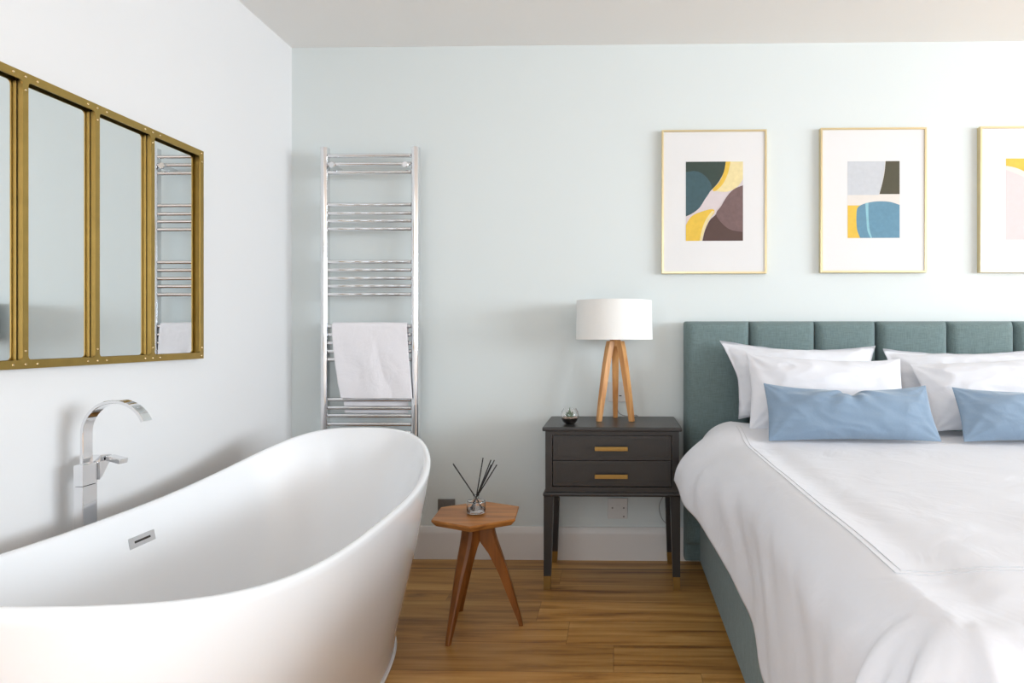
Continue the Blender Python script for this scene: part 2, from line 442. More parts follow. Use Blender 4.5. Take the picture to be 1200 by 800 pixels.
# ------------------------------------------------------------------ window-style mirror on left wall
def rrect(u0, u1, w0, w1, r, n=4):
    out = []
    for (cu, cw, a0) in ((u1 - r, w1 - r, 0), (u0 + r, w1 - r, 90), (u0 + r, w0 + r, 180), (u1 - r, w0 + r, 270)):
        for k in range(n + 1):
            a = R(a0 + 90 * k / n); out.append((cu + r * math.cos(a), cw + r * math.sin(a)))
    return out
def orect(u0, u1, w0, w1, n=4):
    out = []
    for (cu, cw) in ((u1, w1), (u0, w1), (u0, w0), (u1, w0)):
        out += [(cu, cw)] * (n + 1)
    return out
MY = [1.165, 1.395, 1.627, 1.857, 2.083, 2.343]
MZ0, MZ1 = .965, 1.722
XM = XL
mir = empty('window_mirror', (XM, 1.75, MZ0), 'large brass framed window-style mirror with tall panes on the white wall', 'mirror')
obj('backing_board', B(XM + .0005, XM + .006, MY[0] + .004, MY[-1] - .004, MZ0 + .004, MZ1 - .004), M['dark_gap'], mir)
fb = bmesh.new()
fx0, fx1 = XM + .022, XM + .026
bw = .008
for i in range(5):
    o0, o1 = MY[i], MY[i + 1]
    i0 = o0 + (.018 if i == 0 else bw); i1 = o1 - (.018 if i == 4 else bw)
    io = rrect(i0, i1, MZ0 + .022, MZ1 - .022, .010); oo = orect(o0, o1, MZ0, MZ1)
    n = len(io)
    vs = {}
    for nm, P_, x in (('of', oo, fx1), ('if', io, fx1), ('ob', oo, fx0), ('ib', io, fx0)):
        vs[nm] = [fb.verts.new((x, u, w)) for u, w in P_]
    for k in range(n):
        j = (k + 1) % n
        fb.faces.new((vs['of'][k], vs['of'][j], vs['if'][j], vs['if'][k]))
        fb.faces.new((vs['ob'][k], vs['ib'][k], vs['ib'][j], vs['ob'][j]))
        fb.faces.new((vs['if'][k], vs['if'][j], vs['ib'][j], vs['ib'][k]))
bmesh.ops.remove_doubles(fb, verts=fb.verts, dist=1e-5)
bmesh.ops.dissolve_degenerate(fb, dist=1e-6, edges=fb.edges)
fr = obj('frame', fb, M['frame_brass'], mir)
# outer edge bars behind the face strip
eb = bmesh.new()
box(eb, XM + .001, fx0, MY[0], MY[-1], MZ1 - .006, MZ1); box(eb, XM + .001, fx0, MY[0], MY[-1], MZ0, MZ0 + .006)
box(eb, XM + .001, fx0, MY[0], MY[0] + .006, MZ0 + .006, MZ1 - .006); box(eb, XM + .001, fx0, MY[-1] - .006, MY[-1], MZ0 + .006, MZ1 - .006)
obj('frame_edge', eb, M['frame_brass'], mir)
for y in MY[1:-1]:
    obj('glazing_bar', B(XM + .009, fx0, y - .0055, y + .0055, MZ0 + .022, MZ1 - .022), M['frame_brass'], mir)
for i in range(5):
    obj('mirror_pane', B(XM + .006, XM + .009, MY[i] + .008, MY[i + 1] - .008, MZ0 + .008, MZ1 - .008), M['mirror'], mir, smooth=False)
def rivet(y, z):
    bm = bmesh.new()
    prof = [(.0034, 0), (.0031, .0009), (.0020, .0018), (0, .0022)]
    rg = [[Vector((fx1 + h, y + r * math.cos(t), z + r * math.sin(t))) for t in [2 * math.pi * k / 10 for k in range(10)]] for r, h in prof[:-1]]
    loft(bm, rg)
    obj('rivet', bm, M['rivet'], mir)
for y in MY[1:-1]:
    for z, s in ((MZ1 - .011, -1), (MZ0 + .011, 1)):
        rivet(y, z); rivet(y - .034, z); rivet(y + .034, z); rivet(y, z + s * .034)
for z in (MZ1 - .011, MZ0 + .011):
    for y in (MY[0] + .012, MY[-1] - .012): rivet(y, z)
rivet(MY[-1] - .009, MZ1 - .040); rivet(MY[-1] - .009, MZ0 + .040)

# ------------------------------------------------------------------ towel radiator
rad = empty('towel_radiator', (-1.125, YB, .31), 'tall chrome ladder towel radiator on the mint wall behind the bathtub', 'radiator')
RZ0, RZ1 = .310, 1.911
for x0, x1 in ((-1.358, -1.322), (-.938, -.902)):
    bm = bmesh.new()
    prof = [(x0, 2.972), (x0, 2.950), (x0 + .006, 2.941), (x0 + .018, 2.937), (x1 - .006, 2.941), (x1, 2.950), (x1, 2.972)]
    rings = [[Vector((x, y, z)) for x, y in prof] for z in (RZ0, RZ1)]
    loft(bm, rings)
    obj('upright', bm, M['chrome'], rad, sharp=40)
bars = [1.873, 1.835, 1.797, 1.648, 1.609, 1.574, 1.537, 1.386, 1.349, 1.311, 1.275, 1.237, 1.091, 1.052, 1.014, .976, .938, .754, .716, .680, .641, .605, .567, .529, .420, .382, .344]
for z in bars:
    obj('rail', T([(-1.3225, 2.955, z), (-.9375, 2.955, z)], .0095, 16), M['chrome'], rad)
for z in (1.829, .46):
    for x in (-1.300, -.962):
        bk = obj('wall_bracket', T([(x, 2.975, z), (x, YB - .0005, z)], .008, 16), M['chrome'], rad)
        obj('bracket_cap', T([(x, 2.936, z), (x, 2.938, z), (x, 2.944, z), (x, 2.975, z)], lambda t: .012 if t < .1 else .0145, 20), M['chrome'], bk)

# towel
def towel():
    prof = []   # (y, z) path: front hem -> over rail -> back hem
    zt_ = 1.091; r = .0155
    for k in range(40): prof.append(('f', k / 39))
    bm = bmesh.new(); NU = 60; rows = []
    L0 = 1.091 - .760; L1 = 1.091 - .690
    path = []
    for k in range(44): t = k / 44; path.append((2.955 - r, .760 + t * L0, 1 - t, 0))
    for k in range(13): a = math.pi * k / 12; path.append((2.955 - r * math.cos(a), zt_ + r * math.sin(a), 0, a / math.pi))
    for k in range(1, 45): t = k / 44; path.append((2.955 + r, zt_ - t * L1, t, 1))
    for (y, z, t, side) in path:
        row = []
        if side < .5: xl = -1.300 + .003 * t + .040 * t ** 1.6; xr = -.953 + .028 * t ** 1.3
        else: xl = -1.299 + .045 * t; xr = -.955 - .004 * t
        for i in range(NU + 1):
            u = i / NU; x = xl + (xr - xl) * u
            x += .0016 * nz(z * 14, side * 5) * (1 if u > .5 else -1)
            w = 0
            if side < .5: w = -abs(.006 * t * (math.sin(u * 9 + z * 4) + .6 * nz(u * 5, z * 7, 2)) + .010 * t * nz(u * 2.2, z * 5, 4)) - .003 * t
            elif side == 1: w = abs(.002 * t * math.sin(u * 7 + 1))
            zz = z + (.002 * nz(u * 6, 1.3) if t > .95 else 0)
            if 0 < side < 1 or t < .1: zz += .0018 * nz(u * 4, 9.1)
            row.append(Vector((x, y + w, zz)))
        rows.append(row)
    loft(bm, rows, closed=False)
    return bm
tw = obj('towel', towel(), M['towel'], None, origin=(-1.12, 2.955, 1.091))
tag(tw, 'white towel folded over the middle rails of the chrome towel radiator', 'towel')
md = tw.modifiers.new('thick', 'SOLIDIFY'); md.thickness = .005; md.offset = 0
subsurf(tw, 1)

# ------------------------------------------------------------------ sockets and switch
sk = empty('wall_socket', (-.797, YB, .238), 'dark brushed steel wall socket just behind the hexagonal side table', 'socket')
obj('plate', B(-.838, -.757, YB - .009, YB - .0005, .198, .279, .002), M['steel'], sk)
for sx in (-.818, -.777):
    obj('socket_switch', B(sx - .006, sx + .006, YB - .0125, YB - .009, .245, .262, .001), M['steel'], sk)
s2 = empty('wall_socket', (.008, YB, .241), 'white plastic wall socket low on the wall under the charcoal nightstand', 'socket')
pl = obj('plate', B(-.040, .054, YB - .010, YB - .0005, .192, .288, .003), M['plastic'], s2)
for x, z in ((-.017, .243), (.036, .243), (.036, .203)):
    obj('screw', T([(x, YB - .0108, z), (x, YB - .010, z)], .0042, 12), M['steel'], s2)
obj('rocker', B(-.002, .018, YB - .0135, YB - .010, .228, .258, .001), M['plastic'], s2)
s3 = empty('light_switch', (.008, YB, .784), 'white light switch plate on the mint wall behind the tripod lamp', 'light switch')
obj('plate', B(-.038, .052, YB - .009, YB - .0005, .738, .832, .003), M['plastic'], s3)
obj('rocker', B(-.005, .019, YB - .013, YB - .009, .768, .802, .0015), M['plastic'], s3)
obj('switch_mark', B(.014, .026, YB - .0138, YB - .0086, .765, .769, .0005), M['dark_gap'], s3)

# ------------------------------------------------------------------ hexagonal side table
HC = Vector((-.502, 2.328, 0))
st = empty('side_table', HC, 'small hexagonal oak side table with three splayed legs beside the bathtub', 'side table')
def hexring(r, z, a0=34):
    return [Vector((HC.x + r * math.cos(R(a0 + 60 * k)), HC.y + r * math.sin(R(a0 + 60 * k)), z)) for k in range(6)]
bm = bmesh.new()
loft(bm, [hexring(.150, .386), hexring(.1665, .4025), hexring(.167, .4085), hexring(.1655, .410)])
obj('tabletop', bm, M['oak'], st, smooth=False)
for ang in (245, 5, 125):
    d = Vector((math.cos(R(ang)), math.sin(R(ang)), 0)); s_ = Vector((-d.y, d.x, 0))
    bm = bmesh.new(); rings = []
    #  t, inner radius, outer radius, half tangential width
    for z, ri, ro, hw in ((.3855, .002, .060, .024), (.34, .006, .066, .024), (.310, .016, .074, .0235), (.27, .044, .088, .0225), (.20, .078, .112, .018), (.10, .116, .141, .0125), (.02, .147, .163, .009), (.0005, .152, .166, .008)):
        rings.append([HC + d * a + s_ * b + Vector((0, 0, z)) for a, b in ((ri, -hw), (ro - hw * .3, -hw), (ro, -hw * .6), (ro, hw * .6), (ro - hw * .3, hw), (ri, hw))])
    loft(bm, rings)
    obj('leg', bm, M['oak_leg'], st, sharp=25)

# reed diffuser
DX, DY, DZ = -.503, 2.322, .410
df = empty('reed_diffuser', (DX, DY, DZ), 'clear glass reed diffuser with black reeds standing on the hexagonal side table', 'reed diffuser')
jar = [(.001, .001), (.028, .001), (.0325, .004), (.0335, .010), (.0335, .040), (.031, .047), (.016, .050), (.0095, .053), (.0095, .064), (.0115, .065), (.0115, .067), (.0080, .067), (.0080, .052), (.015, .047), (.0295, .044), (.0312, .040), (.0312, .010), (.029, .0065), (.001, .0065)]
obj('glass_jar', lathe(jar, (DX, DY, DZ), 40, closed=False), M['glass'], df)
obj('scented_oil', lathe([(0, .0070), (.028, .0070), (.0305, .0105), (.0305, .018), (0, .018)], (DX, DY, DZ), 36), M['oil'], df)
tips = [(-.098, .010, .150), (-.088, -.03, .162), (.022, .03, .172), (.060, .01, .168), (.070, -.03, .158), (.084, .015, .150), (.066, .05, .160)]
for (tx_, ty_, tz_) in tips:
    b0 = Vector((DX, DY, DZ)) + Vector((-tx_ * .27, -ty_ * .27, .010))
    n0 = Vector((DX, DY, DZ)) + Vector((tx_ * .035, ty_ * .035, .060))
    e0 = Vector((DX, DY, DZ)) + Vector((tx_ * .86, ty_, tz_ + .022))
    obj('reed', T([b0, n0, e0], .0021, 8), M['black'], df)

# ------------------------------------------------------------------ nightstand
ns = empty('nightstand', (-.017, 2.845, 0), 'charcoal two-drawer nightstand with brass handles and brass tipped legs beside the bed', 'nightstand')
obj('top', B(-.303, .270, 2.658, 3.020, .655, .672, .004, 3), M['charcoal'], ns)
bd = bmesh.new()
box(bd, -.292, -.263, 2.672, 3.012, .4025, .6545); box(bd, .230, .259, 2.672, 3.012, .4025, .6545)
box(bd, -.263, .230, 2.672, 3.012, .4025, .424); box(bd, -.263, .230, 2.672, 3.012, .638, .6545)
box(bd, -.263, .230, 2.995, 3.012, .424, .638)
obj('cabinet', bd, M['charcoal'], ns)
obj('base_moulding', B(-.301, .268, 2.662, 3.020, .386, .402, .005, 3), M['charcoal'], ns)
for z0, z1 in ((.5335, .6355), (.4265, .5315)):
    bm = B(-.2605, .2275, 2.674, 2.990, z0, z1, .0015)
    dr = obj('drawer', bm, M['charcoal'], ns)
    # raised thin bead around the drawer face
    rb = bmesh.new()
    for (a, b, c, d) in ((-.244, .211, z0 + .016, z0 + .018), (-.244, .211, z1 - .016, z1 - .014), (-.244, -.242, z0 + .018, z1 - .016), (.209, .211, z0 + .018, z1 - .016)):
        box(rb, a, b, 2.6728, 2.6745, c, d)
    obj('drawer_bead', rb, M['charcoal'], dr)
    zc = (z0 + z1) / 2 + (.000 if z0 > .5 else -.008)
    hbm = bmesh.new()
    box(hbm, -.087, .048, 2.650, 2.656, zc - .0085, zc + .0085, .001)
    box(hbm, -.083, -.077, 2.656, 2.6745, zc - .004, zc + .004); box(hbm, .038, .044, 2.656, 2.6745, zc - .004, zc + .004)
    obj('handle', hbm, M['brass'], dr, label='flat brass bar handle')
for sx in (-1, 1):
    for (y0, fy) in ((2.673, 1), (3.010, -1)):
        xo = -.299 if sx < 0 else .264
        def ring(z, w):
            return [Vector((xo, y0, z)), Vector((xo - sx * w, y0, z)), Vector((xo - sx * w, y0 + fy * w, z)), Vector((xo, y0 + fy * w, z))]
        bm = bmesh.new(); loft(bm, [ring(.055, .030), ring(.3855, .040)])
        lg = obj('leg', bm, M['charcoal'], ns, smooth=False)
        bm = bmesh.new(); loft(bm, [ring(.0005, .027), ring(.055, .030)])
        obj('leg_tip', bm, M['brass'], lg, smooth=False, label='brass leg tip')

# ------------------------------------------------------------------ tripod lamp
LX, LY, LZ = -.003, 2.885, .672
lp = empty('table_lamp', (LX, LY, LZ), 'tripod table lamp with honey wood legs and white drum shade on the nightstand', 'table lamp')
for ang in (213, 327, 90):
    d = Vector((math.cos(R(ang)), math.sin(R(ang)), 0)); s_ = Vector((-d.y, d.x, 0)); c0 = Vector((LX, LY, LZ))
    bm = bmesh.new(); rings = []
    for z, r0, w, th in ((.0005, .088, .0105, .010), (.10, .073, .0125, .012), (.24, .050, .0150, .013), (.318, .034, .016, .0135), (.352, .026, .015, .013)):
        c = c0 + d * r0 * .97 + Vector((0, 0, z))
        rings.append([c + d * a * th + s_ * b * w for a, b in ((-1, -1), (1, -1), (1, 1), (-1, 1))])
    loft(bm, rings)
    bmesh.ops.bevel(bm, geom=list(bm.edges), offset=.0015, segments=1, affect='EDGES')
    obj('leg', bm, M['beech'], lp)
obj('hub', lathe([(0, .325), (.022, .325), (.024, .33), (.024, .372), (.02, .376), (0, .376)], (LX, LY, LZ), 6), M['beech'], lp, smooth=False)
obj('lamp_holder', lathe([(0, .3765), (.016, .3765), (.016, .42), (.013, .425), (0, .425)], (LX, LY, LZ), 24), M['plastic'], lp)
obj('bulb', lathe([(0, .4255), (.012, .4255), (.014, .44), (.026, .462), (.029, .478), (.024, .495), (.010, .504), (0, .505)], (LX, LY, LZ), 28), M['bulb'], lp)
sz0, sz1 = 1.031 - LZ, 1.203 - LZ
SHX = -.008
sh = obj('lamp_shade', lathe([(.170, sz0), (.1665, sz1), (.1645, sz1), (.168, sz0)], (SHX, LY, LZ), 72, closed=True), M['shade'], lp)
hm = bmesh.new()
for z, r0 in ((sz0, .1703), (sz1 - .007, .1668)):
    lathe([(r0, z), (r0, z + .007), (r0 - .0005, z + .007), (r0 - .0005, z)], (SHX, LY, LZ), 72, bm=hm, closed=True)
obj('shade_trim', hm, M['shade'], sh)
sp = bmesh.new()
for k in range(3):
    a = R(30 + 120 * k); tube(sp, [(LX + .014 * math.cos(a), LY + .014 * math.sin(a), LZ + .40), (SHX + .1645 * math.cos(a), LY + .1645 * math.sin(a), LZ + sz1 - .01)], .0015, 8)
obj('shade_carrier', sp, M['steel'], lp)
cp = catmull([(0.004, 2.983, .86), (.004, 2.995, .74), (.012, 3.002, .692), (.045, 2.99, .677), (.075, 3.005, .6755), (.10, 3.0235, .672), (.13, 3.0265, .60), (.20, 3.027, .45), (.262, 3.026, .36), (.285, 3.012, .25), (.288, 2.998, .20), (.270, 2.996, .165), (.215, 2.992, .20), (.200, 2.990, .27), (.24, 3.0, .34)], 8)
obj('cord', T(cp, .0022, 8), M['cord'], lp)

# ------------------------------------------------------------------ terrarium
GX, GY, GZ = -.197, 2.765, .672
tr = empty('glass_terrarium', (GX, GY, GZ), 'tiny round glass bowl with a green succulent on the nightstand top', 'terrarium')
bowl = [(.001, .001), (.019, .001), (.030, .010), (.037, .024), (.0385, .036), (.035, .052), (.0275, .064), (.0275, .066), (.0262, .066), (.0262, .0635), (.0335, .0515), (.0370, .036), (.0355, .0245), (.0288, .0110), (.0185, .0028), (.001, .0028)]
obj('glass_bowl', lathe(bowl, (GX, GY, GZ), 40), M['glass'], tr)
obj('soil', lathe([(0, .0033), (.018, .0034), (.0282, .0115), (.0345, .0235), (0, .0245)], (GX, GY, GZ), 32), M['soil'], tr)
pb = bmesh.new()
for k in range(90):
    a = random.uniform(0, 6.283); r = .030 * math.sqrt(random.random())
    s_ = random.uniform(.0022, .0042)
    t = bmesh.new(); bmesh.ops.create_icosphere(t, subdivisions=1, radius=s_)
    for v in t.verts: v.co = Vector((v.co.x * 1.2 + GX + r * math.cos(a), v.co.y + GY + r * math.sin(a), v.co.z * .8 + GZ + .0265))
    me = bpy.data.meshes.new('t'); t.to_mesh(me); t.free(); pb.from_mesh(me); bpy.data.meshes.remove(me)
tag(obj('pebbles', pb, M['pebble'], tr), kind='stuff')
for k in range(15):
    a = k * 2.4; r = .004 + .0008 * k; ln = .030 - .0008 * k; tilt = .15 + .05 * k
    c = Vector((GX + (.006 if k % 2 else -.006), GY, GZ + .027)); d = Vector((math.cos(a) * math.sin(tilt), math.sin(a) * math.sin(tilt), math.cos(tilt)))
    if k == 0: ln = .046
    obj('leaf', T([c + d * ln * t for t in (0, .25, .5, .75, 1)], lambda t: .0038 * (1 - t) ** .6 * (.6 + 1.2 * t) + .0002, 8), M['leaf'], tr)

# ------------------------------------------------------------------ framed prints
def clip(poly, x0, x1, z0, z1):
    def cut(P, inside, inter):
        out = []
        for i in range(len(P)):
            a, b = P[i - 1], P[i]
            if inside(b):
                if not inside(a): out.append(inter(a, b))
                out.append(b)
            elif inside(a): out.append(inter(a, b))
        return out
    ix = lambda X: (lambda a, b: (X, a[1] + (b[1] - a[1]) * (X - a[0]) / (b[0] - a[0])))
    iz = lambda Z: (lambda a, b: (a[0] + (b[0] - a[0]) * (Z - a[1]) / (b[1] - a[1]), Z))
    for ins, itr in ((lambda p: p[0] >= x0, ix(x0)), (lambda p: p[0] <= x1, ix(x1)), (lambda p: p[1] >= z0, iz(z0)), (lambda p: p[1] <= z1, iz(z1))):
        if poly: poly = cut(poly, ins, itr)
    return poly

def print_(x0, x1, z0, z1, ax0, ax1, az0, az1, shapes, base, label):
    yw = YB - .0005; yf = 3.012
    t = empty('framed_print', ((x0 + x1) / 2, YB, z0), label, 'framed print', 'framed abstract prints above the bed')
    fm = bmesh.new(); fw = .009
    prof = [(0, yw), (0, yf + .001), (.001, yf), (fw - .001, yf), (fw, yf + .001), (fw, yw - .006)]
    rings = []
    for (d, y) in prof: rings.append([Vector((x0 + d, y, z0 + d)), Vector((x1 - d, y, z0 + d)), Vector((x1 - d, y, z1 - d)), Vector((x0 + d, y, z1 - d))])
    loft(fm, rings, cap=(False, False))
    obj('frame', fm, M['gold'], t, smooth=False)
    mo = obj('mount', B(x0 + fw, x1 - fw, yf + .006, yw - .001, z0 + fw, z1 - fw), M['mount'], t, smooth=False)
    ab = bmesh.new(); mats = [A_[base]]; ya = yf + .006
    def add(poly, mname, k):
        mm = A_[mname]
        if mm not in mats: mats.append(mm)
        poly = clip(poly, 0, 1, 0, 1)
        if len(poly) < 3: return
        y = ya - .0003 - .00012 * k
        vs = []
        for (u, v) in poly: vs.append((ax0 + u * (ax1 - ax0), y, az1 + v * (az0 - az1)))
        f = ab.faces.new([ab.verts.new(p) for p in vs]); f.material_index = mats.index(mm)
        f.normal_update()
        if f.normal.y > 0: f.normal_flip()
    add([(0, 0), (1, 0), (1, 1), (0, 1)], base, 0)
    for k, (m_, poly) in enumerate(shapes): add(poly, m_, k + 1)
    # no normal recalculation: faces already look into the room
    off = woff(t)
    bmesh.ops.translate(ab, verts=ab.verts, vec=-off)
    me = bpy.data.meshes.new('artwork'); ab.to_mesh(me); ab.free()
    for mm in mats: me.materials.append(mm)
    ao = bpy.data.objects.new('artwork', me); COL.objects.link(ao); ao.parent = t
def ell(cx, cy, rx, ry, n=48): return [(cx + rx * math.cos(2 * math.pi * k / n), cy + ry * math.sin(2 * math.pi * k / n)) for k in range(n)]
def sm(pts, n=8): return [(p.x, p.y) for p in catmull([(a, b, 0) for a, b in pts], n)]
sh1 = [
    ('pale', [(.66, 0), (1, 0)] + sm([(1, .22), (.9, .32), (.72, .38), (.5, .37)]) + sm([(.5, .37), (.62, .26), (.7, .12), (.72, 0)])),
    ('yellow', sm([(.70, 0), (.66, .14), (.58, .26), (.47, .35), (.52, .37), (.65, .28), (.74, .14), (.78, 0)])),
    ('green', [(0, 0), (.70, 0)] + sm([(.70, 0), (.66, .14), (.55, .28), (.42, .38), (.33, .48), (.24, .58), (.12, .65), (0, .69)])),
    ('teal', [(0, .13)] + sm([(0, .13), (.18, .12), (.34, .18), (.45, .30), (.42, .38), (.33, .48), (.24, .58), (.12, .65), (0, .685)])),
    ('yellow', [(0, 1)] + sm([(0, .80), (.10, .69), (.28, .63), (.46, .60), (.50, .64), (.42, .72), (.34, .84), (.28, 1)])),
    ('pale', sm([(.50, .63), (.43, .71), (.34, .84), (.28, 1)]) + sm([(.24, 1), (.29, .84), (.36, .72), (.46, .62)])),
    ('brown', [(1, 1), (.29, 1)] + sm([(.29, 1), (.34, .86), (.42, .74), (.52, .67), (.62, .56), (.72, .44), (.84, .35), (1, .30)])),
    ('mauve', [(1, .30)] + sm([(1, .30), (.84, .35), (.72, .44), (.62, .56), (.53, .66), (.62, .77), (.78, .86), (1, .89)])),
]
print_(.212, .697, 1.335, 2.001, .324, .588, 1.487, 1.854, sh1, 'blush', 'framed abstract print with dark green, yellow and brown shapes, nearest the lamp')
sh2 = [
    ('grey', [(0, 0), (.72, 0)] + sm([(.72, 0), (.70, .15), (.66, .30), (.60, .44)]) + [(0, .44)]),
    ('olive', [(.73, 0), (1, 0), (1, .43)] + sm([(.61, .43), (.67, .28), (.71, .14), (.73, 0)])),
    ('cream', [(0, .44), (1, .44), (1, .575), (0, .575)]),
    ('yellow', [(0, .575), (.25, .575), (.25, 1), (0, 1)]),
    ('blue', [(1, 1), (.24, 1)] + sm([(.24, 1), (.18, .88), (.17, .70), (.20, .60), (.34, .55), (.55, .525), (.80, .53), (1, .57)])),
    ('aqua', sm([(.34, .545), (.36, .75), (.38, .90), (.44, 1)]) + sm([(.47, 1), (.42, .88), (.40, .70), (.40, .54)])),
]
print_(.944, 1.429, 1.338, 2.006, 1.069, 1.307, 1.498, 1.852, sh2, 'cream', 'framed abstract print with a blue arch and dark olive block, middle of the three prints')
sh3 = [
    ('yellow', [(0, 0), (1, 0), (1, .34)] + sm([(1, .34), (.7, .30), (.45, .20), (.2, .12), (0, .09)])),
    ('cream', sm([(0, .09), (.2, .12), (.45, .20), (.7, .30), (1, .34)]) + [(1, .45)] + sm([(1, .45), (.6, .35), (.3, .22), (0, .14)])),
    ('mauve', ell(.85, .75, .35, .25)),
]
print_(1.672, 2.157, 1.338, 2.008, 1.791, 2.038, 1.488, 1.861, sh3, 'blush', 'framed abstract print with a yellow top, cut by the right photo edge')

# ------------------------------------------------------------------ bed
BX = 1.172
bed = empty('bed', (BX, 1.95, 0), 'upholstered sage green double bed with channelled headboard against the mint wall', 'bed')
HB0, HB1 = .312, 2.032
def puff(x0, x1, yf, yb, z0, z1, r=.034, depth=.010):
    """soft upholstered block, bulging towards -y"""
    bm = bmesh.new(); nx, nz_ = 22, 40; rows = []
    for j in range(nz_ + 1):
        w = j / nz_; row = []
        for i in range(nx + 1):
            u = i / nx; uu = .5 - .5 * math.cos(math.pi * u); ww = .5 - .5 * math.cos(math.pi * w)
            x = x0 + (x1 - x0) * uu; z = z0 + (z1 - z0) * ww
            ex = min(x - x0, x1 - x); ez = min(z - z0, z1 - z)
            f = lambda e: math.sqrt(max(0, 1 - (1 - min(1, e / r)) ** 2))
            k = f(ex) * f(ez)
            row.append(Vector((x, yb - (yb - yf) * k - depth * math.sin(math.pi * uu) ** .7 * f(ez), z)))
        rows.append(row)
    vs = loft(bm, rows, closed=False)
    # close the back
    per = [vs[0][i] for i in range(nx + 1)] + [vs[j][nx] for j in range(1, nz_ + 1)] + [vs[nz_][i] for i in range(nx - 1, -1, -1)] + [vs[j][0] for j in range(nz_ - 1, 0, -1)]
    bm.faces.new(per)
    return bm
hb = bmesh.new()
box(hb, HB0, BX - .004, 2.962, YB - .0195, .02, 1.113, .010, 3); box(hb, BX + .004, HB1, 2.962, YB - .0195, .02, 1.113, .010, 3)
hbo = obj('headboard', hb, M['green'], bed)
edges = [HB0, .603, .896, BX - .004]
edges2 = [BX + .004, 1.487, 1.781, HB1]
for E_ in (edges, edges2):
    for a, b in zip(E_[:-1], E_[1:]):
        obj('headboard_panel', puff(a + .0006, b - .0006, 2.924, 2.9615, .10, 1.112), M['green'], hbo, sharp=80)
obj('bed_base', B(.376, 1.968, .820, 2.927, .025, .345, .018, 4), M['green'], bed)
for x in (.42, 1.924):
    for y in (.90, 1.9, 2.85):
        obj('foot_glide', lathe([(0, .0005), (.016, .0005), (.018, .004), (.018, .0245), (0, .0245)], (x, y, 0), 20), M['plastic'], bed)
mb = obj('mattress', B(.392, 1.952, .830, 2.915, .3455, .600, .035, 4), M['mattress'], None, origin=(BX, 1.95, .3455))
tag(mb, 'thick white mattress on the green bed base, hidden under the white duvet', 'mattress')

# duvet
DX0, DX1, DY0, DY1 = .480, 1.864, .900, 2.66    # where the flat top ends
DTOP = .650; DR = .120
def sstep(t): t = max(0, min(1, t)); return t * t * (3 - 2 * t)
def duvet(a, b):
    """flat cloth coordinates -> point; a across (m), b along (m, toward the headboard)"""
    ox = (DX0 - a) if a < DX0 else (a - DX1 if a > DX1 else 0)
    oy = (DY0 - b) if b < DY0 else 0
    hx = -1 if a < DX0 else 1
    cxp = min(max(a, DX0), DX1); cyp = max(b, DY0)
    r = math.hypot(ox, oy)
    head = sstep((b - 1.75) / .75)
    # top relief
    z = DTOP + .006 * nz(a * 2.3, b * 1.7) + .0025 * nz(a * 7, b * 4.5, 3)
    z += .034 * sstep((b - 2.3) / .28) * math.exp(-((a - DX0) / .30) ** 2) + .012 * sstep((b - 2.35) / .2)
    inner = min(a - DX0, DX1 - a, b - DY0)
    z -= .006 * math.exp(-((inner - .06) / .05) ** 2) if inner > 0 else 0
    # soft diagonal creases near the foot
    wk = sstep((1.55 - b) / .5)
    z += wk * .004 * (1 - abs(2 * nz(a * 3 + b * 5, b * 2 - a * 1.5, 5)))
    z += .0016 * (1 - abs(2.4 * nz(a * 2.4 - b * 1.6, (a + b) * .9, 8)))
    # creases fanning out of the foot corners
    ccx = DX0 + .03 if a < BX else DX1 - .03
    fx, fy = (ccx - a) * (1 if a < BX else -1), (DY0 + .06) - b
    fr2 = math.hypot(fx, fy); fa = math.atan2(fy, fx)
    fan = sstep(fr2 / .26) * max(0.0, math.cos((fa - .85) * .95)) ** 2 * math.exp(-max(0, fr2 - .45) * 1.5)
    fold = fan * (.020 * math.sin(fa * 10 + 1.2 * nz(fr2 * 3, fa * 1.5, 3)) + .009 * math.sin(fa * 21 + 1.5 * nz(fr2 * 4, fa, 7)))
    z += fold * (.6 if r <= 0 else .3)
    if r <= 0:
        x, y = a, b
    else:
        ax = hx * ox / r; ay = -oy / r
        Rr = DR + (.030 * head if oy == 0 else 0)
        q = math.pi / 2 * Rr
        if r < q:
            th = r / Rr; out = Rr * math.sin(th); dz = Rr * (1 - math.cos(th))
        else:
            out = Rr; dz = Rr + (r - q)
        flare = 0.0
        d = max(0, dz - Rr * .6)
        if ox > 0 and oy == 0:
            out += .105 * head * (1 - sstep((b - 2.50) / .16)) * math.sin(min(1, dz / .24) * math.pi * .62)
            # shallow scallops and creases on the side drop
            out += .010 * sstep(dz / .25) * nz(b * 3.1, dz * 2.0 + 4, 1) + .004 * sstep(dz / .1) * nz(b * 9 + dz * 7, dz * 5 - b * 2, 2)
            out += .0022 * sstep(dz / .12) * math.sin(b * 34 + dz * 22 + 3 * nz(b * 2, 1))
        else:
            phi = math.atan2(oy, ox)
            s_ = (a if ox == 0 else cxp) * 1.0
            corner = math.sin(2 * phi) if ox > 0 else 0
            out += .030 * sstep(d / .35) * math.sin(phi * 8 + .5) * corner + .16 * corner * d
            out += .028 * sstep(d / .3) * nz(s_ * 5.5 + phi * 1.6, 3.3 + d * .9, 6) * (1 if oy > 0 else 0)
            out += .010 * sstep(dz / .12) * math.sin((a + .25 * dz) * 38 + 4 * nz(a * 3, 2.2)) * (1 - corner)
        out += fold * 1.3 * sstep(r / .22)
        x = cxp + ax * out; y = cyp + ay * out; z -= dz
    if b > DY1:   # head end rolls down under the pillows
        e = b - DY1; z -= e * e * 3.2; y = DY1 + e * .8 if oy == 0 else y
        # keep overhang shape
    return Vector((x, y, max(z, .03)))
